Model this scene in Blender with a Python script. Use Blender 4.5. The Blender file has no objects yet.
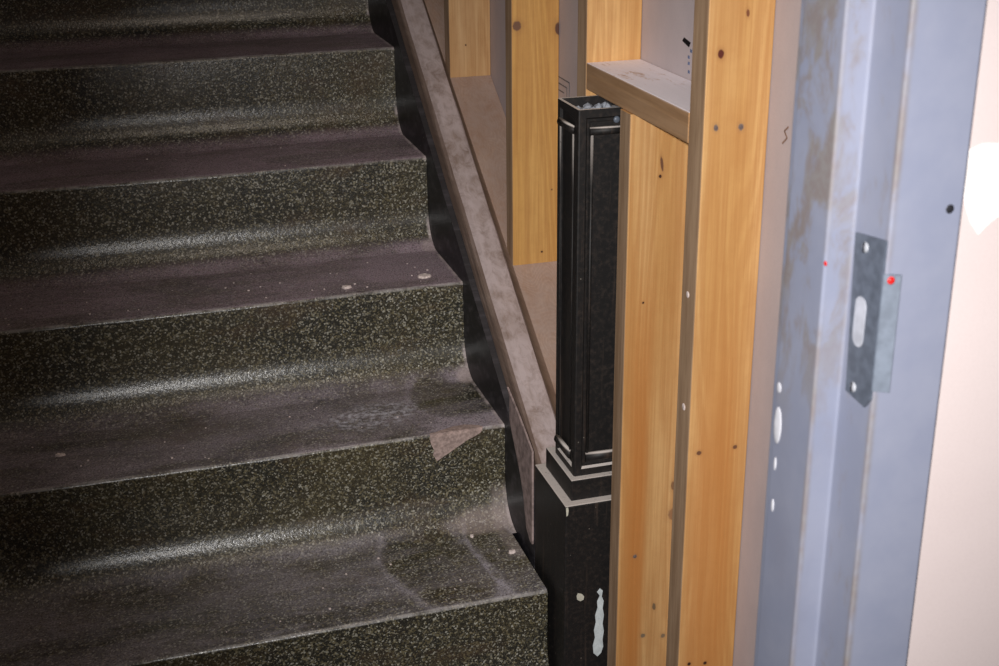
import bpy, bmesh, math, random
from mathutils import Vector, Matrix
random.seed(4)
S = bpy.context.scene
COL = S.collection

# ------------------------------------------------------------------ camera
cam_d = bpy.data.cameras.new('camera'); cam = bpy.data.objects.new('camera', cam_d); COL.objects.link(cam)
Rv = Vector((0.9569187703, -0.2902167575, -0.0089833575))
Uv = Vector((0.1142816344, 0.3480131388, 0.9304980189))
Fv = Vector((0.2669197914, 0.8914376528, -0.3661867502))
m = Matrix.Identity(4)
for i in range(3):
    m[i][0] = Rv[i]; m[i][1] = Uv[i]; m[i][2] = -Fv[i]; m[i][3] = (-0.63610179, -2.90568095, 0.49237296)[i]
cam.matrix_world = m
cam_d.sensor_width = 36; cam_d.lens = 1343.698 * 36 / 999; cam_d.clip_start = .02
cam_d.dof.use_dof = True; cam_d.dof.focus_distance = 2.25; cam_d.dof.aperture_fstop = 13
S.camera = cam

# ------------------------------------------------------------------ world, flash, exposure
w = bpy.data.worlds.new('world'); S.world = w; w.use_nodes = True
bgn = w.node_tree.nodes['Background']; bgn.inputs[0].default_value = (.55, .6, .8, 1); bgn.inputs[1].default_value = .022
fl = bpy.data.lights.new('camera_flash', 'SPOT'); flo = bpy.data.objects.new('camera_flash', fl); COL.objects.link(flo)
fl.energy = 165; fl.spot_size = math.radians(56); fl.spot_blend = 1; fl.shadow_soft_size = .018; fl.color = (1, .975, .96)
flo.location = (-.735, -2.98, .57)
tgt = Vector((.15, -1.28, -.235))
flo.rotation_euler = (tgt - flo.location).to_track_quat('-Z', 'Y').to_euler()
hl = bpy.data.lights.new('fill_light', 'AREA'); hlo = bpy.data.objects.new('fill_light', hl); COL.objects.link(hlo)  # unseen fill light, added above the view to brighten the wood
hl.energy = 4; hl.size = .5; hl.color = (1, .86, .72); hlo.location = (-.1, -1.55, 1.45)
hlo.rotation_euler = (Vector((.1, -1.2, 0)) - hlo.location).to_track_quat('-Z', 'Y').to_euler()
S.view_settings.view_transform = 'Standard'; S.view_settings.look = 'None'
S.view_settings.exposure = 0; S.view_settings.gamma = 1; S.view_settings.use_curve_mapping = False

D, H = .27, .1822977          # tread depth, riser height
FLOOR = -5 * H

# ------------------------------------------------------------------ node helper
class Mat:
    def __init__(s, name):
        s.m = bpy.data.materials.new(name); s.m.use_nodes = True
        s.t = s.m.node_tree; s.n = s.t.nodes; s.b = s.n['Principled BSDF']
        s.tc = s.n.new('ShaderNodeTexCoord'); s.geo = s.n.new('ShaderNodeNewGeometry')
    def put(s, sock, v):
        if isinstance(v, bpy.types.NodeSocket): s.t.links.new(v, sock)
        else:
            if sock.type == 'RGBA' and len(v) == 3: v = (*v, 1)
            sock.default_value = v
    def math(s, op, a, b=0., c=0., clamp=False):
        n = s.n.new('ShaderNodeMath'); n.operation = op; n.use_clamp = clamp
        s.put(n.inputs[0], a); s.put(n.inputs[1], b); s.put(n.inputs[2], c); return n.outputs[0]
    def mapping(s, vec, scale=(1, 1, 1), loc=(0, 0, 0), rot=(0, 0, 0)):
        n = s.n.new('ShaderNodeMapping'); s.put(n.inputs[0], vec)
        n.inputs['Scale'].default_value = scale; n.inputs['Location'].default_value = loc; n.inputs['Rotation'].default_value = rot
        return n.outputs[0]
    def noise(s, vec, scale=5, detail=3, rough=.5, dist=0.):
        n = s.n.new('ShaderNodeTexNoise'); s.put(n.inputs['Vector'], vec); n.inputs['Scale'].default_value = scale
        n.inputs['Detail'].default_value = detail; n.inputs['Roughness'].default_value = rough; n.inputs['Distortion'].default_value = dist
        return n.outputs[0]
    def voronoi(s, vec, scale, out='Color', feat='F1'):
        n = s.n.new('ShaderNodeTexVoronoi'); n.feature = feat; s.put(n.inputs['Vector'], vec); n.inputs['Scale'].default_value = scale
        return n.outputs[out]
    def sep(s, vec):
        n = s.n.new('ShaderNodeSeparateXYZ'); s.put(n.inputs[0], vec); return n.outputs
    def ramp(s, f, a, b):                      # smooth 0..1 between a and b
        n = s.n.new('ShaderNodeMapRange'); n.interpolation_type = 'SMOOTHSTEP'; s.put(n.inputs[0], f)
        n.inputs[1].default_value = a; n.inputs[2].default_value = b; return n.outputs[0]
    def mix(s, f, a, b, mode='MIX'):
        n = s.n.new('ShaderNodeMix'); n.data_type = 'RGBA'; n.blend_type = mode
        s.put(n.inputs[0], f); s.put(n.inputs[6], a); s.put(n.inputs[7], b); return n.outputs[2]
    def cramp(s, f, stops):
        n = s.n.new('ShaderNodeValToRGB'); s.put(n.inputs[0], f); e = n.color_ramp.elements
        while len(e) < len(stops): e.new(.5)
        for k, (p, c) in enumerate(stops): e[k].position = p; e[k].color = (*c, 1)
        return n.outputs[0]
    def ellipse(s, xyz, cx, cy, rx, ry, rot=0, ax=(0, 1), wob=None):   # 1 inside, soft edge
        a = s.math('SUBTRACT', xyz[ax[0]], cx); b = s.math('SUBTRACT', xyz[ax[1]], cy)
        c, q = math.cos(rot), math.sin(rot)
        u = s.math('ADD', s.math('MULTIPLY', a, c / rx), s.math('MULTIPLY', b, q / rx))
        v = s.math('ADD', s.math('MULTIPLY', a, -q / ry), s.math('MULTIPLY', b, c / ry))
        r = s.math('SQRT', s.math('ADD', s.math('MULTIPLY', u, u), s.math('MULTIPLY', v, v)))
        if wob is not None: r = s.math('ADD', r, wob)
        return r
    def up(s, lo=.6, hi=.9):
        return s.ramp(s.sep(s.geo.outputs['Normal'])[2], lo, hi)
    def bump(s, h, st=.3, dist=.002):
        n = s.n.new('ShaderNodeBump'); n.inputs['Strength'].default_value = st; n.inputs['Distance'].default_value = dist
        s.put(n.inputs['Height'], h); s.t.links.new(n.outputs[0], s.b.inputs['Normal'])
    def fin(s, col, rough=.6, spec=.5, metal=0.):
        s.put(s.b.inputs['Base Color'], col); s.put(s.b.inputs['Roughness'], rough)
        s.b.inputs['Specular IOR Level'].default_value = spec; s.b.inputs['Metallic'].default_value = metal
        return s.m

def plain(name, col, rough=.6, spec=.4, metal=0., var=.15, scale=60):
    M = Mat(name); n = M.noise(M.tc.outputs['Object'], scale, 4, .6)
    f = M.ramp(n, .3, .7)
    c = M.mix(f, tuple(x * (1 - var) for x in col), tuple(min(1, x * (1 + var)) for x in col))
    return M.fin(c, rough, spec, metal)

# ------------------------------------------------------------------ materials
def terrazzo():
    M = Mat('dark_terrazzo'); P = M.geo.outputs['Position']; xyz = M.sep(P)
    v = M.sep(M.voronoi(P, 360)); v2 = M.sep(M.voronoi(P, 620))
    chip = M.ramp(v[0], .50, .9); fine = M.ramp(v2[1], .6, 1)
    g = M.noise(P, 5, 3, .6)
    base = M.mix(M.ramp(g, .35, .7), (.018, .017, .012), (.046, .036, .016))
    cc = M.cramp(v[1], [(0, (.11, .085, .035)), (.5, (.29, .25, .14)), (1, (.70, .68, .58))])
    col = M.mix(M.math('MULTIPLY', chip, .68), base, cc)
    col = M.mix(M.math('MULTIPLY', fine, .22), col, (.30, .27, .18))
    # brown dirt blotches low on the risers
    rust = M.ramp(M.noise(M.mapping(P, (4, 4, 9)), 1.2, 4, .65), .52, .72)
    col = M.mix(M.math('MULTIPLY', rust, .45), col, (.10, .055, .025))
    # dust settled on the treads, swept in streaks
    up = M.up(.62, .95)
    n1 = M.noise(M.mapping(P, (2.2, 7, 1), rot=(0, 0, .15)), 1.6, 5, .6, .6)
    n2 = M.noise(M.mapping(P, (30, 120, 1), rot=(0, 0, .9)), 1, 3, .6)
    n3 = M.noise(P, 420, 2, .6)
    wob = M.math('MULTIPLY', M.math('SUBTRACT', M.noise(P, 14, 3, .6), .5), .9)
    # the higher treads carry more brown dust than the lower ones
    hi = M.ramp(xyz[2], -.80, -.2)
    dust = M.math('ADD', M.math('MULTIPLY', M.ramp(n1, .3, .65), .45), M.math('MULTIPLY', hi, .38))
    dust = M.math('ADD', dust, M.math('MULTIPLY', M.math('SUBTRACT', n2, .5), .5))
    dust = M.math('ADD', dust, .10)
    dust = M.math('ADD', dust, M.math('MULTIPLY', M.math('SUBTRACT', M.noise(M.mapping(P, (14, 22, 1), rot=(0, 0, .5)), 1.6, 5, .7, .8), .5), .75))
    def spot(cx, cy, rx, ry, amt, rot=0, soft=.35):
        nonlocal dust
        r = M.ellipse(xyz, cx, cy, rx, ry, rot, wob=wob)
        k = M.math('SUBTRACT', 1, M.ramp(r, 1 - soft, 1 + soft))
        dust = M.math('ADD', dust, M.math('MULTIPLY', k, amt))
    spot(-.05, -.672, .085, .115, -.34, 0, .3)        # dark rubbed patch at the end of the fourth tread
    spot(-.165, -.93, .085, .15, -.25, .2, .15)  # rounded patches on the bottom tread
    spot(-.045, -.93, .045, .14, -.30, .1, .15)
    def ring(cx, cy, rx, ry, rot, amt, wd=.15):
        nonlocal dust
        r_ = M.ellipse(xyz, cx, cy, rx, ry, rot, wob=M.math('MULTIPLY', wob, .5))
        k_ = M.ramp(M.math('ABSOLUTE', M.math('SUBTRACT', r_, 1)), wd, 0.)
        dust = M.math('ADD', dust, M.math('MULTIPLY', k_, amt))
    ring(-.165, -.95, .085, .17, .2, .3); ring(-.045, -.95, .048, .16, .1, .35)
    ring(-.055, -.66, .085, .12, 0, .3)
    spot(-.085, -.42, .09, .10, .35, 0)          # pale end of the third tread
    spot(-.06, -.78, .08, .04, .5, 0)            # pinkish dust in the bottom tread corner
    spot(-.33, -.83, .14, .03, .35, 0)
    spot(-.03, -.56, .03, .04, .6, 0)
    spot(-.03, -.30, .05, .05, .3, 0)
    dust = M.math('MULTIPLY', dust, up, clamp=True)
    dcol = M.mix(hi, (.42, .385, .435), (.46, .32, .385))
    dcol = M.mix(M.ramp(n3, .50, .72), dcol, (.62, .58, .61))
    dcol = M.mix(M.math('MULTIPLY', M.ramp(M.noise(P, 310, 2, .7), .50, .36), .75), dcol, (.07, .055, .06))
    col = M.mix(M.math('MULTIPLY', dust, .80), col, dcol)
    # scuffed white flecks on the fourth tread
    r = M.ellipse(xyz, -.225, -.70, .115, .06, .1, wob=wob)
    k = M.math('MULTIPLY', M.math('SUBTRACT', 1, M.ramp(r, .4, 1.1)), M.ramp(M.noise(P, 90, 3, .7), .42, .68))
    col = M.mix(M.math('MULTIPLY', M.math('MULTIPLY', k, up), .85), col, (.75, .73, .80))
    # scattered crumbs
    cr = M.ramp(M.voronoi(P, 70, 'Distance'), .075, .05)
    pick = M.ramp(M.sep(M.voronoi(P, 70))[2], .93, .95)
    col = M.mix(M.math('MULTIPLY', M.math('MULTIPLY', cr, pick), up), col, (.5, .46, .44))
    for (cx, cy, rx, ry, am) in ((-.012, -.588, .018, .022, .5), (-.055, -.845, .075, .022, .35), (-.012, -.318, .016, .02, .35), (-.015, -.87, .02, .10, .25)):
        q_ = M.math('SUBTRACT', 1, M.ramp(M.ellipse(xyz, cx, cy, rx, ry, 0, wob=wob), .6, 1.25))
        col = M.mix(M.math('MULTIPLY', M.math('MULTIPLY', q_, M.up(.05, .4)), am), col, (.62, .50, .47))
    # worn pale arris at each nosing and in the corner against the stringer
    a = M.math('ABSOLUTE', M.math('SUBTRACT', M.math('FRACT', M.math('ADD', M.math('DIVIDE', xyz[1], D), 20.5)), .5))
    nose = M.math('MULTIPLY', M.ramp(a, .030, .010), M.up(.25, .5))
    nose = M.math('MULTIPLY', nose, M.ramp(M.noise(P, 22, 4, .7), .35, .65))
    col = M.mix(M.math('MULTIPLY', nose, .55), col, (.52, .49, .47))
    side = M.math('MULTIPLY', M.ramp(xyz[0], -.009, -.003), M.ramp(M.noise(P, 30, 3, .6), .35, .6))
    col = M.mix(M.math('MULTIPLY', M.math('MULTIPLY', side, M.up(.1, .5)), .75), col, (.62, .52, .50))
    M.bump(M.math('ADD', M.math('MULTIPLY', v[0], .5), M.noise(P, 160, 3, .7)), .55, .0012)
    M.t.links.new(M.b.inputs['Normal'].links[0].from_socket, M.b.inputs['Coat Normal'])
    M.b.inputs['Coat Weight'].default_value = .9; M.b.inputs['Coat Roughness'].default_value = .19
    M.b.inputs['Coat Tint'].default_value = (.97, .98, 1, 1)
    M.put(M.b.inputs['Coat Weight'], M.math('MULTIPLY', M.math('SUBTRACT', 1, dust), .9, clamp=True))
    rough = M.math('ADD', .36, M.math('MULTIPLY', dust, .45))
    return M.fin(col, rough, .55)

def wood(name, lo, mid, hi, knots=(), ring=9, seed=0., rough=.62, dusty=0., dcol=(.4, .36, .36), sc=1., axis='Z', stripe=None, side_mix=.8):
    M = Mat(name); P = M.tc.outputs['Object']
    P = M.mapping(P, (1, 1, 1), loc=(seed, seed * 1.7, seed * .6)); W = M.sep(M.geo.outputs['Position'])
    st = {'Z': (9, 9, .75), 'Y': (9, .75, 9), 'S': (9, 1.3, 9)}[axis]
    fi = {'Z': (330, 330, 7), 'Y': (330, 7, 330), 'S': (330, 16, 200)}[axis]
    n = M.noise(M.mapping(P, st), sc, 2, .45, .3)
    w_ = M.math('FRACT', M.math('MULTIPLY', n, ring * 2.2))
    line = M.ramp(M.math('ABSOLUTE', M.math('SUBTRACT', w_, .5)), .5, .18)      # soft rings
    line = M.math('POWER', line, 1.6)
    f = M.noise(M.mapping(P, fi), 1, 3, .6)
    broad = M.noise(M.mapping(P, tuple(x * .8 for x in st)), 1.7, 2, .5)
    col = M.mix(M.ramp(broad, .36, .64), mid, hi)
    col = M.mix(M.math('MULTIPLY', line, .26), col, lo)
    col = M.mix(M.math('MULTIPLY', M.ramp(f, .35, .7), .34), col, lo)
    if stripe:                                  # redder heartwood band (world x centre, half width)
        s1 = M.ramp(M.math('ABSOLUTE', M.math('SUBTRACT', M.math('ADD', W[0], M.math('MULTIPLY', M.math('SUBTRACT', broad, .5), .05)), stripe[0])), stripe[1] * 1.5, stripe[1] * .3)
        s1 = M.math('MULTIPLY', s1, M.ramp(W[2], stripe[4], stripe[5]))
        col = M.mix(M.math('MULTIPLY', s1, stripe[3]), col, stripe[2])
    mot = M.noise(P, 45, 4, .7)
    col = M.mix(M.math('MULTIPLY', M.ramp(mot, .4, .75), .14), col, lo)
    if side_mix:                                   # faces turned to the left are mixed toward grey-brown
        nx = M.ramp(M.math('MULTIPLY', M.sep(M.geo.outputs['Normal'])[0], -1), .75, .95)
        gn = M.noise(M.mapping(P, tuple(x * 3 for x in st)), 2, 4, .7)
        col = M.mix(M.math('MULTIPLY', nx, side_mix), col, M.mix(M.ramp(gn, .3, .7), (.23, .155, .105), (.42, .30, .21)))
    for (kx, kz, kr, asp, kc) in knots:
        r = M.ellipse(W, kx, kz, kr, kr * asp, .15, (0, 2), wob=M.math('MULTIPLY', M.math('SUBTRACT', M.noise(P, 260, 2, .5), .5), .5))
        halo = M.math('MULTIPLY', M.ramp(r, 2.4, .9), .22)
        col = M.mix(halo, col, tuple(x * .6 + y * .4 for x, y in zip(kc, lo)))
        col = M.mix(M.ramp(r, 1.15, .75), col, kc)
    if dusty:
        d = M.ramp(M.noise(M.mapping(P, (1, .35, 1)), 55, 5, .75, .5), .30, .62)
        d2 = M.ramp(M.noise(P, 9, 3, .6), .25, .7)
        d = M.math('MULTIPLY', M.math('ADD', M.math('MULTIPLY', d, .55), M.math('MULTIPLY', d2, .5)), dusty)
        d = M.math('MULTIPLY', d, M.ramp(M.sep(M.geo.outputs['Normal'])[2], .3, .8), clamp=True)
        col = M.mix(d, col, dcol)
    M.bump(M.math('ADD', f, line), .12, .001)
    return M.fin(col, rough, .35)

LO, MI, HI = (.40, .165, .045), (.66, .35, .115), (.74, .44, .175)
DKN = (.05, .018, .01)
BRK = (.16, .07, .035)
GRY = (.20, .14, .11)
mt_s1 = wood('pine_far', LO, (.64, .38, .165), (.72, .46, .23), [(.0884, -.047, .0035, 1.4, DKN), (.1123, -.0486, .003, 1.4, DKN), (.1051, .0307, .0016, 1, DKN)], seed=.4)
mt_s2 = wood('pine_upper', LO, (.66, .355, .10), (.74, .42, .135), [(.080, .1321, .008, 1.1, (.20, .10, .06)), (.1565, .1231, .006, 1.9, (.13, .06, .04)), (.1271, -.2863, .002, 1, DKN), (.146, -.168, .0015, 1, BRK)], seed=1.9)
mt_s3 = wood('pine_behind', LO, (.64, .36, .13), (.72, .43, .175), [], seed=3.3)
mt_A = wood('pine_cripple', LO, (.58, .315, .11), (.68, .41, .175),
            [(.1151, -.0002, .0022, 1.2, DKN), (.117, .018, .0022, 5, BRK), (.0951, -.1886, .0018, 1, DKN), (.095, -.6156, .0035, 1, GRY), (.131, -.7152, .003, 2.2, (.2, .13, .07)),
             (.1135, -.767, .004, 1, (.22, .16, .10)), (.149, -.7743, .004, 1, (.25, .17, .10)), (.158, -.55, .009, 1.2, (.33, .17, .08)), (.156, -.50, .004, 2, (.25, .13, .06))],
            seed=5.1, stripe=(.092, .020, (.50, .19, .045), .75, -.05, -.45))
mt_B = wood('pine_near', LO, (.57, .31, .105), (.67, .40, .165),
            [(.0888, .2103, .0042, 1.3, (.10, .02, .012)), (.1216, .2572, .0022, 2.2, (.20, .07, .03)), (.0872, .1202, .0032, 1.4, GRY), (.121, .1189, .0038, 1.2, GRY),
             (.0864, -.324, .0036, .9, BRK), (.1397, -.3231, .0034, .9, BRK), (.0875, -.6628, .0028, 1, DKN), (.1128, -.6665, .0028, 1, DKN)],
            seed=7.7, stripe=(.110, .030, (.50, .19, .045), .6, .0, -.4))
mt_block = wood('pine_block', (.26, .12, .04), (.46, .24, .09), (.56, .30, .12), seed=2.2, axis='Y', dusty=2.6, dcol=(.86, .82, .90), side_mix=.5)
mt_plate = wood('dusty_plate', (.30, .17, .11), (.42, .26, .18), (.52, .35, .26), seed=4.4, axis='S', dusty=.5, dcol=(.50, .40, .36), ring=24, side_mix=.4)
mt_cap = wood('dusty_cap', (.17, .11, .085), (.27, .19, .15), (.38, .28, .23), seed=6.1, axis='S', dusty=1.15, dcol=(.56, .46, .45), ring=6, side_mix=0)

def black_paint():
    M = Mat('black_gloss_paint'); P = M.geo.outputs['Position']
    n = M.noise(P, 120, 4, .7); up = M.up(.5, .8)
    col = M.mix(M.ramp(n, .45, .75), (.011, .010, .010), (.032, .024, .020))
    sp = M.math('MULTIPLY', M.ramp(M.voronoi(P, 95, 'Distance'), .12, .07), M.ramp(M.sep(M.voronoi(P, 95))[0], .93, .95))
    col = M.mix(M.math('MULTIPLY', sp, .5), col, (.4, .36, .3))
    vert = M.ramp(M.noise(M.mapping(P, (60, 60, 3)), 1, 4, .7), .55, .75)
    col = M.mix(M.math('MULTIPLY', vert, .6), col, (.085, .058, .044))
    d = M.math('MULTIPLY', up, M.ramp(M.noise(P, 170, 4, .7), .2, .42))
    col = M.mix(d, col, (.62, .56, .52))
    M.bump(n, .25, .001)
    return M.fin(col, M.math('ADD', M.math('MULTIPLY', d, .5), M.math('ADD', .45, M.math('MULTIPLY', n, .2))), .4)

def stringer_paint():
    M = Mat('stringer_paint'); P = M.geo.outputs['Position']
    a = M.noise(M.mapping(P, (1, 30, 45), rot=(-.5, 0, 0)), 1, 4, .7)
    col = M.mix(M.ramp(a, .45, .8), (.014, .013, .016), (.085, .076, .088))
    sp = M.math('MULTIPLY', M.ramp(M.voronoi(P, 60, 'Distance'), .08, .04), M.ramp(M.sep(M.voronoi(P, 60))[0], .95, .96))
    col = M.mix(sp, col, (.4, .38, .36))
    up = M.up(.5, .8)
    col = M.mix(M.math('MULTIPLY', up, .3), col, (.10, .09, .09))
    return M.fin(col, .5, .35)

def frame_paint():
    M = Mat('pale_blue_frame_paint'); P = M.geo.outputs['Position']; W = M.sep(P)
    n = M.noise(P, 16, 4, .6)
    col = M.mix(M.ramp(n, .3, .7), (.180, .195, .262), (.205, .218, .282))
    blot = M.noise(M.mapping(P, (30, 30, 14)), 1, 5, .65, .4)
    # rusty soffit, stronger at the upper part and along its edges
    sof = M.math('MULTIPLY', M.ramp(W[1], -2.081, -2.077), M.ramp(W[2], -.02, .16))
    r1 = M.math('MULTIPLY', M.ramp(blot, .44, .58), sof)
    def line(cx, cy, wd, amt):
        d = M.math('SQRT', M.math('ADD', M.math('POWER', M.math('SUBTRACT', W[0], cx), 2), M.math('POWER', M.math('SUBTRACT', W[1], cy), 2)))
        return M.math('MULTIPLY', M.math('MULTIPLY', M.ramp(d, wd, wd * .15), M.ramp(blot, .30, .62)), amt)
    l1 = line(-.1389, -2.0784, .0055, .9); l2 = line(-.1167, -2.1236, .0065, 1.0)
    r = M.math('MAXIMUM', r1, M.math('MAXIMUM', l1, l2))
    rab = M.math('MULTIPLY', M.math('MULTIPLY', M.ramp(W[1], -2.082, -2.09), M.ramp(W[1], -2.1235, -2.121)), M.ramp(M.noise(M.mapping(P, (20, 60, 22)), 1, 4, .7), .56, .7))
    r = M.math('MAXIMUM', r, M.math('MULTIPLY', rab, .5))
    col = M.mix(M.math('MULTIPLY', r, .62), col, M.mix(M.ramp(M.noise(P, 90, 3, .6), .4, .6), (.15, .105, .065), (.17, .14, .10)))
    smear = M.ramp(M.noise(M.mapping(P, (14, 14, 5)), 1, 4, .6), .5, .8)
    col = M.mix(M.math('MULTIPLY', smear, .25), col, (.17, .16, .19))
    M.bump(blot, .1, .001)
    return M.fin(col, .42, .4)

def gypsum(name, a, b, spec=.3):
    M = Mat(name); P = M.geo.outputs['Position']
    n = M.noise(M.mapping(P, (1, 3, 2)), 3, 4, .6); f = M.noise(P, 500, 2, .6)
    col = M.mix(M.ramp(n, .3, .7), a, b)
    col = M.mix(M.math('MULTIPLY', M.ramp(f, .4, .7), .12), col, tuple(x * .7 for x in a))
    return M.fin(col, .8, spec)

mt_terr = terrazzo(); mt_black = black_paint(); mt_string = stringer_paint(); mt_frame = frame_paint()
mt_board = gypsum('drywall_grey_paper', (.48, .42, .435), (.54, .47, .48))
mt_wall = gypsum('pinkish_wall_paint', (.50, .425, .415), (.52, .445, .435))
mt_side = gypsum('dim_wall_plaster', (.30, .28, .27), (.35, .33, .31))
mt_floor = gypsum('floor_concrete', (.12, .11, .11), (.17, .15, .15))
mt_patch = plain('white_filler', (.70, .66, .64), .6, .4)
mt_chip = plain('broken_plaster', (.80, .68, .64), .9, .2, var=.25, scale=200)
mt_chip2 = plain('broken_mortar', (.40, .30, .27), .9, .2, var=.3, scale=160)
mt_dusty = plain('dusty_mortar', (.33, .25, .235), .9, .2, var=.35, scale=60)
mt_steel = plain('dull_steel', (.075, .088, .115), .42, .5, .0, var=.2, scale=120)
mt_lip = plain('worn_steel', (.12, .14, .175), .4, .5, .0, var=.15, scale=90)
mt_nail = plain('grey_nail', (.16, .12, .11), .6, .2)
mt_screw = plain('bright_screw', (.30, .31, .34), .35, .5)
mt_hole = plain('bare_slot', (.36, .37, .42), .5, .4)
mt_red = plain('red_paint', (.50, .012, .01), .4)
mt_wh = plain('white_paint', (.50, .50, .54), .5)
mt_dark = plain('dark_hole', (.012, .012, .016), .6)
mt_ink = plain('black_ink', (.006, .006, .008), .8, .1)
mt_blue = plain('faded_blue_ink', (.12, .14, .22), .8, .1)
mt_pen = plain('pencil_grey', (.16, .15, .15), .8, .1)
mt_blotch = plain('cream_paint', (.62, .60, .50), .5)
mt_bluewh = plain('pale_blue_paint', (.66, .72, .74), .5)
mt_debris = plain('blue_grey_rubble', (.30, .32, .36), .9, .2, var=.45, scale=120)

# ------------------------------------------------------------------ builders
def link(name, me, mat, parent=None):
    me.name = name
    me.materials.append(mat)
    o = bpy.data.objects.new(name, me); COL.objects.link(o)
    if parent: o.parent = parent
    return o
def obj(name, bm, mat, parent=None, smooth=False):
    bmesh.ops.recalc_face_normals(bm, faces=bm.faces)
    me = bpy.data.meshes.new(name); bm.to_mesh(me); bm.free()
    if smooth:
        for p in me.polygons: p.use_smooth = True
    return link(name, me, mat, parent)
def box_bm(x0, x1, y0, y1, z0, z1, bev=0., seg=2, bm=None):
    b = bmesh.new()
    bmesh.ops.create_cube(b, size=1)
    for v in b.verts: v.co = Vector(((x0 + x1) / 2 + v.co.x * (x1 - x0), (y0 + y1) / 2 + v.co.y * (y1 - y0), (z0 + z1) / 2 + v.co.z * (z1 - z0)))
    if bev: bmesh.ops.bevel(b, geom=list(b.edges), offset=bev, segments=seg, affect='EDGES', profile=.5)
    if bm is None: return b
    me = bpy.data.meshes.new('t'); b.to_mesh(me); b.free(); bm.from_mesh(me); bpy.data.meshes.remove(me)
    return bm
def prism(pts, ext, bev=0., bm=None):
    """closed polygon of 3-D points pushed along ext"""
    b = bmesh.new() if bm is None else bm
    n = len(pts); e = Vector(ext)
    a = [b.verts.new(Vector(p)) for p in pts]; c = [b.verts.new(Vector(p) + e) for p in pts]
    b.faces.new(a); b.faces.new(list(reversed(c)))
    for i in range(n): b.faces.new((a[i], c[i], c[(i + 1) % n], a[(i + 1) % n]))
    if bev: bmesh.ops.bevel(b, geom=list(b.edges), offset=bev, segments=2, affect='EDGES', profile=.5)
    return b
def empty(name, loc=(0, 0, 0)):
    o = bpy.data.objects.new(name, None); COL.objects.link(o); o.location = loc; o.empty_display_size = .05
    return o
def tag(o, label=None, cat=None, group=None, kind=None):
    if label: o['label'] = label
    if cat: o['category'] = cat
    if group: o['group'] = group
    if kind: o['kind'] = kind
    return o
def adopt(child, parent):
    child.parent = parent
    child.matrix_parent_inverse = Matrix.Translation(parent.location).inverted()
    return child
def rebase(o, base):
    """move an object's origin to base, its geometry stays in place"""
    b = Vector(base); o.data.transform(Matrix.Translation(-b)); o.location = b; return o

# ------------------------------------------------------------------ setting
tag(obj('floor', box_bm(-1.2, 1.6, -4.2, 1.7, FLOOR - .1, FLOOR), mt_floor), kind='structure')
tag(obj('wall_left', box_bm(-1.3, -1.2, -1.99, 1.7, FLOOR, 2.3), mt_side), kind='structure')
tag(obj('wall_back', box_bm(-1.2, .159, 1.6, 1.7, FLOOR, 2.3), mt_side), kind='structure')
wr = obj('wall_right', box_bm(.159, .1717, -1.989, 1.7, FLOOR, 2.3), mt_board); tag(wr, kind='structure')
# marks on the grey paper of the wall board
def flat(name, pts, ext, mat, parent): return obj(name, prism(pts, ext), mat, parent)
e = (.0013, 0, 0); X = .1583
flat('ink_mark', [(X, -1.1588, .1815), (X, -1.1640, .1870), (X, -1.1860, .1830), (X, -1.1813, .1762)], e, mt_ink, wr)
bmk = bmesh.new()
for (y, z) in ((-1.1895, .1724), (-1.1827, .1629), (-1.1837, .1534), (-1.1848, .1425)):
    for k in range(3):
        y1 = y + (k - 1) * .0022; zz = z + random.uniform(-.0008, .0008)
        prism([(X, y1, zz - .002), (X, y1 + .0011, zz - .002), (X, y1 + .0011, zz + .0022), (X, y1, zz + .0022)], e, bm=bmk)
obj('printed_mark', bmk, mt_blue, wr)
bmk = bmesh.new()
def strip_line(bm, a, b, wd=.0009):
    a = Vector(a); b = Vector(b); d = (b - a).normalized(); s = Vector((0, -d.z, d.y)) * wd
    prism([a - s, a + s, b + s, b - s], e, bm=bm)
for a, b in (((X, -.598, .039), (X, -.6924, .0373)), ((X, -.6924, .0373), (X, -.6924, -.01)), ((X, -.598, .028), (X, -.680, .026)), ((X, -.68, .026), (X, -.68, -.01)), ((X, -.598, .016), (X, -.665, .0145))):
    strip_line(bmk, a, b)
obj('pencil_line', bmk, mt_pen, wr)
bmk = bmesh.new()
for a, b in (((X, -1.4752, .1269), (X, -1.4660, .1199)), ((X, -1.4660, .1199), (X, -1.474, .113)), ((X, -1.474, .113), (X, -1.463, .104))):
    strip_line(bmk, a, b, .0011 if a[2] > .11 else .0005)
obj('paper_tear', bmk, plain('torn_paper_brown', (.26, .17, .13), .9), wr)

# wall round the doorway
wf = obj('wall_front', box_bm(-.070, 1.6, -2.1117, -1.99, FLOOR, 2.3), mt_wall); tag(wf, kind='structure')
tag(obj('wall_front_left', box_bm(-1.6, -1.072, -2.1117, -1.99, FLOOR, 2.3), mt_wall), kind='structure')
tag(obj('wall_front_header', box_bm(-1.072, -.070, -2.1117, -1.99, 1.15, 2.3), mt_wall), kind='structure')
Yp = -2.1117
flat('filler_patch', [(-.0527, Yp, .262), (-.040, Yp, .266), (-.0262, Yp, .2655), (-.005, Yp, .266), (-.002, Yp, .23), (-.012, Yp, .214), (-.019, Yp, .2117), (-.028, Yp, .205), (-.0351, Yp, .1985), (-.043, Yp, .2087), (-.0503, Yp, .2258), (-.0535, Yp, .245)], (0, -.0006, 0), mt_patch, wf)

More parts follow.
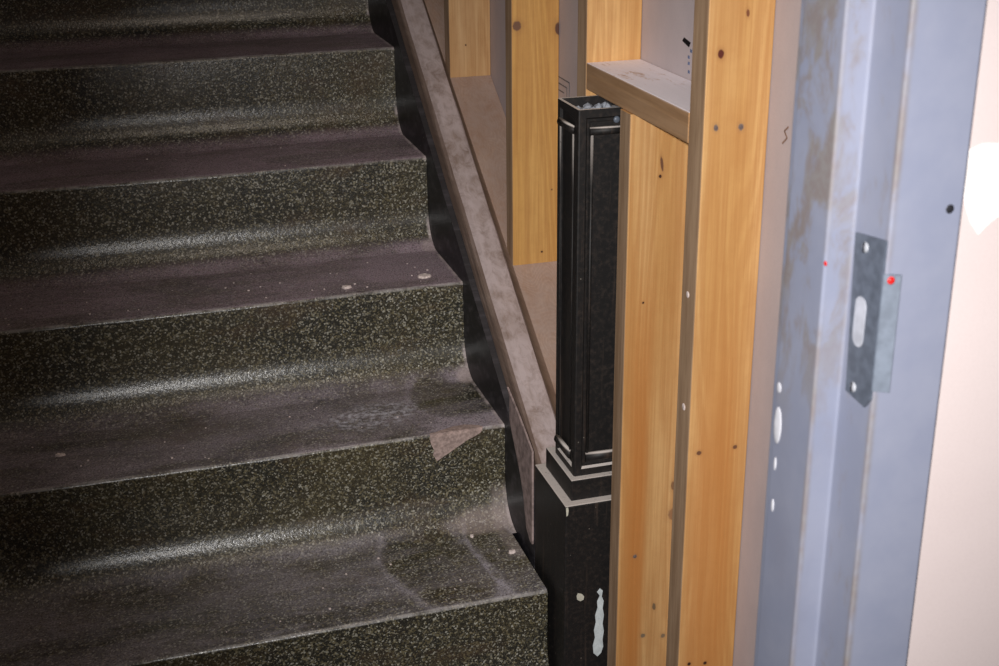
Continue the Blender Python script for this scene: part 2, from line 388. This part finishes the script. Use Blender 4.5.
# door frame (hollow metal), jamb on the right is the one in view
XR, YF, YR, XS, YE, XO = -.11673, -2.12365, -2.07844, -.13889, -2.01949, -.05919
def jamb(sgn, xc):
    def x(v): return xc + sgn * (v - XR)
    prof = [(XO, YF), (XR, YF), (XR, YR), (XS, YR), (XS, YE), (XR, YE), (XR, YE + .044), (XO, YE + .044), (XO, -1.9885), (-.0695, -1.9885), (-.0695, -2.1122), (XO, -2.1122)]
    b = bmesh.new()
    prism([(x(a), y, FLOOR) for a, y in prof], (0, 0, 1.12 - FLOOR), bm=b)
    vert = [ed for ed in b.edges if abs((ed.verts[0].co - ed.verts[1].co).z) > .5]
    bmesh.ops.bevel(b, geom=vert, offset=.0022, segments=3, affect='EDGES', profile=.5)
    return b
fr = empty('door_1', (XR, YF, FLOOR))
tag(fr, 'pale blue painted steel door frame with rust streaks at the right', 'door frame', kind='structure')
j = adopt(obj('jamb', jamb(1, XR), mt_frame), fr)
adopt(obj('jamb', jamb(-1, -1.026), mt_frame), fr)
b = bmesh.new()
prof = [(YF, 1.12 + .0), (YR, 1.12), (YR, 1.098), (YE, 1.098), (YE, 1.12), (YE + .044, 1.12), (YE + .044, 1.178), (YF, 1.178)]
adopt(obj('head_jamb', prism([(-1.026, y, z) for y, z in prof], (1.026 + XR, 0, 0)), mt_frame), fr)
# latch strike on the rabbet
b = prism([(XR - .0002, -2.0835, .2000), (XR - .0002, -2.1205, .2050), (XR - .0002, -2.1232, .2050), (XR - .0002, -2.1232, .0830), (XR - .0002, -2.1165, .0745), (XR - .0002, -2.1150, .0745), (XR - .0002, -2.0895, .0770)], (-.0018, 0, 0))
sp = adopt(obj('strike_plate', b, mt_steel), fr); tag(sp, 'dark steel latch strike plate on the pale jamb')
# curved lip standing out past the corner over the face
pts = []
for k in range(7):
    a = k / 6 * math.pi * .5
    pts.append((XR - .0012 + .0105 * math.sin(a), YF - .0005 - .0055 * math.sin(a)))
pts2 = [(p[0] + .0012, p[1] + .0022) for p in reversed(pts)]
lip = [(XR - .002, -2.120)] + pts + pts2
b = prism([(x, y, .0905) for x, y in lip], (0, 0, .0900))
adopt(obj('strike_lip', b, mt_lip), fr)
def slot_bm(yc, zc, hw, hh, x0, dx, tilt=0.):
    P = []
    for k in range(20):
        a = k / 20 * 2 * math.pi
        P.append((x0, yc + hw * math.cos(a) * 1.0, zc + (hh - hw) * (1 if math.sin(a) > 0 else -1) + hw * math.sin(a)))
    return prism(P, (dx, 0, 0))
adopt(obj('latch_slot', slot_bm(-2.0998, .1363, .0072, .0195, XR - .0017, -.0008), mt_hole), fr)
def dome(cx, cy, cz, r, axis, h, mat, name, parent, seg=14):
    b = bmesh.new(); bmesh.ops.create_uvsphere(b, u_segments=seg, v_segments=8, radius=r)
    for v in b.verts:
        c = list(v.co); c[axis] *= h / r; v.co = Vector(c) + Vector((cx, cy, cz))
    o = obj(name, b, mat, parent, True); return o
for (y, z) in ((-2.0984, .1932), (-2.0995, .0840)):
    s_ = dome(XR - .0020, y, z, .0040, 0, .0014, mt_screw, 'screw', None); adopt(s_, fr)
    s2 = obj('screw_slot', box_bm(XR - .0040, XR - .0030, y - .0006, y + .0006, z - .0038, z + .0038), mt_dark); adopt(s2, fr)
adopt(dome(-.1150, YF - .005, .1775, .0030, 1, .0016, mt_red, 'red_paint_spot', None), fr)
adopt(dome(XS - .0004, -2.0800, .1772, .0020, 0, .0006, mt_red, 'red_paint_spot', None), fr)
adopt(dome(-.0698, YF + .0002, .2242, .0036, 1, .0007, mt_dark, 'screw_hole', None), fr)
for (y, z, a, c) in ((-2.0255, .0550, .0035, .0045), (-2.0275, .0225, .0062, .0165), (-2.0280, -.012, .0020, .006), (-2.0290, -.050, .0022, .006)):
    adopt(dome(XS - .0001, y, z, 1, 0, .0007, mt_wh, 'bare_paint_chip', None), fr)
    ch = [q for q in bpy.data.objects if q.name.startswith('bare_paint_chip')][-1]
    for v in ch.data.vertices: v.co.y = y + (v.co.y - y) * a; v.co.z = z + (v.co.z - z) * c

# ------------------------------------------------------------------ staircase
stair = empty('staircase', (-.6, -5 * D, FLOOR))
tag(stair, 'dark speckled terrazzo stairs with dusty worn treads and black steel stringer', 'staircase')
R_C, R_H, R_N = .066, .082, .007
def step_bm(i):
    y0, z0 = -i * D, -i * H
    P = []
    for k in range(9):                                  # cove at the foot of the riser
        a = k / 8 * math.pi / 2 + 1e-6
        P.append((-R_C + R_C * math.sin(a), -H + R_H - R_H * math.cos(a)))
    for k in range(5):                                  # rounded nosing
        a = k / 4 * math.pi / 2
        P.append((R_N - R_N * math.cos(a), -R_N + R_N * math.sin(a)))
    P += [(D - .0005, 0), (D - .0005, -.05), (.06, -H), (.0, -H)]
    P[0] = (P[0][0] - .002, -H)
    P = [(y0 + y, z0 + z - (.0022 if z == -H else 0)) for y, z in P]
    b = bmesh.new(); N = 26; x0, x1 = -1.199, (-.010 if i == 4 else -.0005)
    rows = []
    for c in range(N + 1):
        x = x0 + (x1 - x0) * c / N
        row = []
        for k, (y, z) in enumerate(P):
            dz = 0
            if 9 <= k <= 14:                            # slight wear and chips on the nosing
                dz = -.0012 * math.exp(-((x + .55) / .3) ** 2) + random.uniform(-.0006, .0006) * (k != 14)
            row.append(b.verts.new((x, y, z + dz)))
        rows.append(row)
    n = len(P)
    for c in range(N):
        for k in range(n):
            b.faces.new((rows[c][k], rows[c][(k + 1) % n], rows[c + 1][(k + 1) % n], rows[c + 1][k]))
    b.faces.new(rows[0]); b.faces.new(list(reversed(rows[-1])))
    return b
steps = {}
for i in range(4, -5, -1):
    o = obj('step', step_bm(i), mt_terr)
    for p in o.data.polygons: p.use_smooth = abs(p.normal.x) < .5
    o.data.set_sharp_from_angle(angle=math.radians(35)) if hasattr(o.data, 'set_sharp_from_angle') else None
    adopt(o, stair); steps[i] = o
# stringer: black plate beside the steps, channel behind it
def slope(y, off): return y * H / D + off
y0, y1 = -1.075, 1.45
b = prism([(0, y1, slope(y1, .046)), (0, -.9772, slope(-.9772, .046)), (0, -.9772, FLOOR), (0, -.60, FLOOR), (0, y1, slope(y1, -.42))], (.010, 0, 0))
adopt(obj('stringer', b, mt_string), stair)
b = prism([(.0105, y1, slope(y1, .044)), (.0105, -.9772, slope(-.9772, .044)), (.0105, -.9772, slope(-.9772, -.05)), (.0105, y1, slope(y1, -.05))], (.148, 0, 0))
adopt(obj('stringer_flange', b, mt_string), stair)
b = prism([(.068, y1, slope(y1, .0775)), (.068, -.978, slope(-.978, .0775)), (.068, -.978, slope(-.978, .0445)), (.068, y1, slope(y1, .0445))], (.0905, 0, 0))
adopt(obj('packing_strip', b, mt_string), stair)
# dusty mortar smeared on the foot of the stringer
pts = [(-.835, -.462), (-.849, -.475), (-.849, -.520), (-.8711, -.5485), (-.9054, -.5907), (-.926, -.6254), (-.938, -.6649), (-.9446, -.6849), (-.965, -.700), (-.976, -.7000), (-.976, -.60), (-.976, -.5421), (-.976, -.522), (-.93, -.50), (-.88, -.479)]
o = adopt(obj('mortar_smear', prism([(-.0035, y, z) for y, z in pts], (.0034, 0, 0)), mt_dusty), stair); tag(o, 'pinkish grey dusty strip at the foot of the black stringer')
# broken nosing on the fourth tread
pts = [(-.1391, -.5512), (-.043, -.5512), (-.047, -.556), (-.0601, -.5625), (-.070, -.566), (-.0845, -.5747), (-.1032, -.5858), (-.114, -.592), (-.1276, -.600), (-.131, -.594), (-.1346, -.5869), (-.132, -.578), (-.138, -.565)]
b = prism([(x, -.8109, z) for x, z in pts], (0, .0012, 0))
top = [(-.1379, -.8095), (-.120, -.800), (-.0935, -.790), (-.0706, -.788), (-.055, -.794), (-.0442, -.8008), (-.0409, -.8085)]
prism([(x, y, -3 * H - .0002) for x, y in top], (0, 0, .0012), bm=b)
prism([(-.1391, -.8109, -.5512), (-.1379, -.8065, -.5460), (-.0409, -.8065, -.5460), (-.043, -.8109, -.5512)], (0, .003, .0), bm=b)
o = adopt(obj('chipped_nosing', b, mt_chip2), stair); tag(o, 'pinkish broken spot on the step edge near the post')
# ------------------------------------------------------------------ loose plaster chips on the treads
def chip(x, y, z, r, asp, label, n=9, h=.004):
    b = bmesh.new(); P = []
    for k in range(n):
        a = k / n * 2 * math.pi; rr = r * random.uniform(.6, 1.1)
        P.append((x + rr * asp * math.cos(a), y + rr * math.sin(a), z + .0003))
    prism(P, (0, 0, h), bm=b)
    tops = [v for v in b.verts if v.co.z > z + h * .7]
    for v in tops: v.co.x = x + (v.co.x - x) * .8; v.co.y = y + (v.co.y - y) * .8; v.co.z += random.uniform(-.3, .3) * h
    o = obj('plaster_chip', b, mt_chip); rebase(o, (x, y, z + .0003))
    return tag(o, label, 'plaster chip', 'plaster chips lying on the stairs')
chip(-.063, -.4886, -2 * H, .011, 1.3, 'largest pale plaster chip near the right end of a dusty tread')
chip(-.221, -.505, -2 * H, .0085, 1.1, 'pale plaster chip near the tread edge, left of the largest chip')
chip(-.767, -.6935, -3 * H, .004, 2.4, 'small long white chip at the left end of the second lowest tread in view')
chip(-.082, -.872, -4 * H, .0042, 1.0, 'small white crumb on the bottom tread near the black post')
chip(-.030, -.945, -4 * H, .006, 1.3, 'pale chip beside the right end of the bottom tread')
b = bmesh.new()
for k in range(70):
    i = random.choice([1, 2, 2, 2, 3, 3, 4]); x = random.uniform(-.85, -.03); y = -i * D + random.uniform(.02, .19); r = random.uniform(.0006, .0016)
    box_bm(x - r, x + r * 1.3, y - r, y + r, -i * H + .0001, -i * H + .0001 + r, bm=b)
tag(obj('plaster_crumbs', b, mt_chip), 'tiny pale plaster crumbs scattered over the dusty treads', 'crumbs', kind='stuff')

# ------------------------------------------------------------------ dusty wooden cap on the stringer
prof = [(.0115, .047), (.012, .062), (.0125, .066), (.0125, .082), (.0140, .090), (.018, .099), (.026, .105), (.036, .108), (.058, .108), (.063, .107), (.066, .103), (.066, .047)]
def sloped(prof, ya, yb, n=30, jit=0., k_=0.):
    b = bmesh.new(); rows = []
    for c in range(n + 1):
        y = ya + (yb - ya) * c / n
        rows.append([b.verts.new((x + random.uniform(-jit, jit), y, slope(y, o_ - k_ * (y + .62) * (o_ > .1)) + random.uniform(-jit, jit))) for x, o_ in prof])
    m_ = len(prof)
    for c in range(n):
        for k in range(m_): b.faces.new((rows[c][k], rows[c][(k + 1) % m_], rows[c + 1][(k + 1) % m_], rows[c + 1][k]))
    b.faces.new(rows[0]); b.faces.new(list(reversed(rows[-1])))
    return b
o = obj('stringer_cap', sloped(prof, -.9755, 1.45, 40, .0004), mt_cap)
rebase(o, (.04, -.97, slope(-.97, .047)))
tag(o, 'sloping brown wood cap coated with plaster dust, running down beside the steps', 'wood cap')

# bottom plate of the new stud wall, also sloping
OB = .122
o = obj('bottom_plate', sloped([(.0705, .078), (.0705, OB - .001), (.0715, OB), (.158, OB), (.1585, OB - .001), (.1585, .078)], -.9755, .45, 30, 0., .04), mt_plate)
rebase(o, (.115, -.97, slope(-.97, .078)))
tag(o, 'wide dusty sloping board under the far studs, right of the rounded cap', 'board')
# ------------------------------------------------------------------ studs
def stud(y, z0, z1, mat, label, th=.039, x0=.0702, x1=.1585, sloped_foot=False):
    b = bmesh.new()
    bot = [z0] * 4
    P = [(x0, y), (x1, y), (x1, y + th), (x0, y + th)]
    lo = [b.verts.new((px, py, (slope(py, OB + .0003 - .04 * (py + .62)) if sloped_foot else z0))) for px, py in P]
    hi_ = [b.verts.new((px, py, z1)) for px, py in P]
    b.faces.new(lo); b.faces.new(list(reversed(hi_)))
    for k in range(4): b.faces.new((lo[k], hi_[k], hi_[(k + 1) % 4], lo[(k + 1) % 4]))
    vert = [ed for ed in b.edges if abs(ed.verts[0].co.z - ed.verts[1].co.z) > .3]
    bmesh.ops.bevel(b, geom=vert, offset=.0022, segments=2, affect='EDGES', profile=.5)
    o = obj('wall_stud', b, mat); rebase(o, ((x0 + x1) / 2, y + th / 2, z0))
    return tag(o, label, 'stud', 'pine studs of the new wall')
TOP = 2.2
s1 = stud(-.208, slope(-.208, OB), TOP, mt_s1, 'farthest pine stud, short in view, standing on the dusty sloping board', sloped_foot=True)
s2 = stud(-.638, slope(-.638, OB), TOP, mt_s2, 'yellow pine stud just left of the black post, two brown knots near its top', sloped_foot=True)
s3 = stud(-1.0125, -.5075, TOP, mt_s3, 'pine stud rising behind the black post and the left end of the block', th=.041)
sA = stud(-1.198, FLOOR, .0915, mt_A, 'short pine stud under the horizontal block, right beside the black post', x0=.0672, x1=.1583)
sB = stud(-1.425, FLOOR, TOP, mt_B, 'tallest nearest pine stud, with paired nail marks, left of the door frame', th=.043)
def onto(o, parent): adopt(o, parent)
# nail heads
def nail(x, y, z, parent, r=.0024, mat=mt_steel):
    o = dome(x, y, z, r, 1, .0007, mt_nail, 'nail_head', None); adopt(o, parent); tag(o, 'grey nail head'); return o
for x, z in ((.0872, .1202), (.121, .1189)): nail(x, -1.4252, z, sB)
for x, z in ((.095, -.6156),): nail(x, -1.1982, z, sA)
# plaster dabs on the left edge of the near stud
for (y, z, r) in ((-1.402, -.103, .0045), (-1.405, -.262, .005)):
    o = dome(.0700, y, z, r, 0, .0008, mt_chip, 'plaster_dab', None); adopt(o, sB)
# horizontal blocking between the studs
b = box_bm(.0702, .1585, -1.3815, -1.0128, .0918, .132, .0018)
blk = obj('blocking', b, mt_block); rebase(blk, (.114, -1.2, .0918))
tag(blk, 'short horizontal wood block with white dust on top, fixed between two studs', 'wood block')

# ------------------------------------------------------------------ black newel post
np_ = empty('newel_post', (.0785, -1.0557, FLOOR))
tag(np_, 'black painted square metal newel post with stepped base and panelled shaft', 'newel post')
adopt(obj('pedestal', box_bm(.0005, .157, -1.134, -.9775, FLOOR, -.545, .0025), mt_black), np_)
adopt(obj('collar', box_bm(.0155, .142, -1.119, -.9925, -.5452, -.5085, .002), mt_black), np_)
def shaft_bm():
    x0, x1, y0, y1, z0, z1 = .0245, .130, -1.1065, -1.0135, -.5087, .082
    b = box_bm(x0, x1, y0, y1, z0, z1)
    b.faces.ensure_lookup_table()
    side = [f for f in b.faces if abs(f.normal.z) < .5]
    for f in side:
        bmesh.ops.inset_individual(b, faces=[f], thickness=.017, depth=0)
        bmesh.ops.inset_individual(b, faces=[f], thickness=.004, depth=-.004)
        bmesh.ops.inset_individual(b, faces=[f], thickness=.005, depth=.0)
        bmesh.ops.inset_individual(b, faces=[f], thickness=.002, depth=-.0005)
    tf = max(b.faces, key=lambda f: f.calc_center_median().z)
    bmesh.ops.inset_individual(b, faces=[tf], thickness=.007, depth=0)
    bmesh.ops.inset_individual(b, faces=[tf], thickness=.001, depth=-.016)
    bmesh.ops.bevel(b, geom=[e_ for e_ in b.edges if abs(e_.verts[0].co.z - e_.verts[1].co.z) > .58], offset=.0025, segments=2, affect='EDGES', profile=.5)
    return b
adopt(obj('shaft', shaft_bm(), mt_black), np_)
# panel mouldings: half-round bead frames on the left, front and right faces
def bead_frame(face):
    b = bmesh.new(); r = .0048
    def P(u, z, d):                                     # u across the face 0..1, d outwards
        if face == 'front': return Vector((.0245 + .1055 * u, -1.1065 - d, z))
        if face == 'left': return Vector((.0245 - d, -1.1065 + .093 * u, z))
        if face == 'right': return Vector((.130 + d, -1.1065 + .093 * u, z))
    z0, z1 = -.476, .050
    def bar(a, c, rr):
        va = P(a[0], a[1], 0); vb = P(c[0], c[1], 0); d = (vb - va).normalized(); out = (P(.5, 0, 1) - P(.5, 0, 0)).normalized(); s = d.cross(out)
        ring = []
        for k in range(7):
            t = k / 6 * math.pi; ring.append(s * math.cos(t) * rr + out * (math.sin(t) * rr * .9 + .0003))
        A = [b.verts.new(va - d * rr * .6 + q) for q in ring]; Bq = [b.verts.new(vb + d * rr * .6 + q) for q in ring]
        for k in range(6): b.faces.new((A[k], A[k + 1], Bq[k + 1], Bq[k]))
        b.faces.new((A[0], Bq[0], Bq[6], A[6])); b.faces.new(A); b.faces.new(list(reversed(Bq)))
    bar((.20, z0), (.20, z1), r * .5); bar((.80, z0), (.80, z1), r * .5)
    bar((.20, z1), (.80, z1), r * 1.3); bar((.22, z0), (.78, z0), r * 1.7)
    return b
for f in ('front', 'left', 'right'): adopt(obj('panel_moulding', bead_frame(f), mt_black, None, True), np_)
o = adopt(dome(.0834, -1.107, .0647, .0052, 1, .0028, mt_lip, 'bolt', None), np_)
# rubble lodged in the open top
b = bmesh.new()
for k in range(60):
    x = random.uniform(.045, .110); y = random.uniform(-1.087, -1.033); r = random.uniform(.003, .009)
    c = bmesh.new(); bmesh.ops.create_icosphere(c, subdivisions=1, radius=r)
    for v in c.verts: v.co = v.co * random.uniform(.75, 1.1) + Vector((x, y, .064 + r * .6))
    me = bpy.data.meshes.new('t'); c.to_mesh(me); c.free(); b.from_mesh(me); bpy.data.meshes.remove(me)
tag(obj('rubble', b, mt_debris), 'blue grey rubble and dust lying in the hollow top of the black post', 'rubble', kind='stuff')
# paint splashes on the pedestal
def blob(pts, y, name, mat, th=.0007):
    return adopt(obj(name, prism([(x, y, z) for x, z in pts], (0, -th, 0)), mat), np_)
blob([(.0215, -.713), (.0235, -.708), (.0280, -.7095), (.031, -.711), (.0345, -.716), (.0335, -.722), (.028, -.724), (.0225, -.720)], -1.1339, 'cream_paint_spot', mt_blotch)
blob([(.0570, -.712), (.062, -.706), (.0670, -.711), (.0655, -.722), (.0690, -.731), (.0675, -.745), (.0700, -.758), (.0680, -.775), (.0705, -.790), (.0685, -.806), (.0700, -.820), (.0665, -.832), (.0600, -.838), (.0530, -.830), (.0515, -.815), (.0550, -.800), (.0530, -.785), (.0560, -.770), (.0545, -.757), (.0585, -.742), (.0575, -.730), (.0620, -.720)], -1.1339, 'blue_paint_run', mt_bluewh)
blob([(.0015, -.547), (.0050, -.546), (.0060, -.552), (.0050, -.560), (.0025, -.562)], -1.1339, 'cream_paint_spot', mt_blotch)
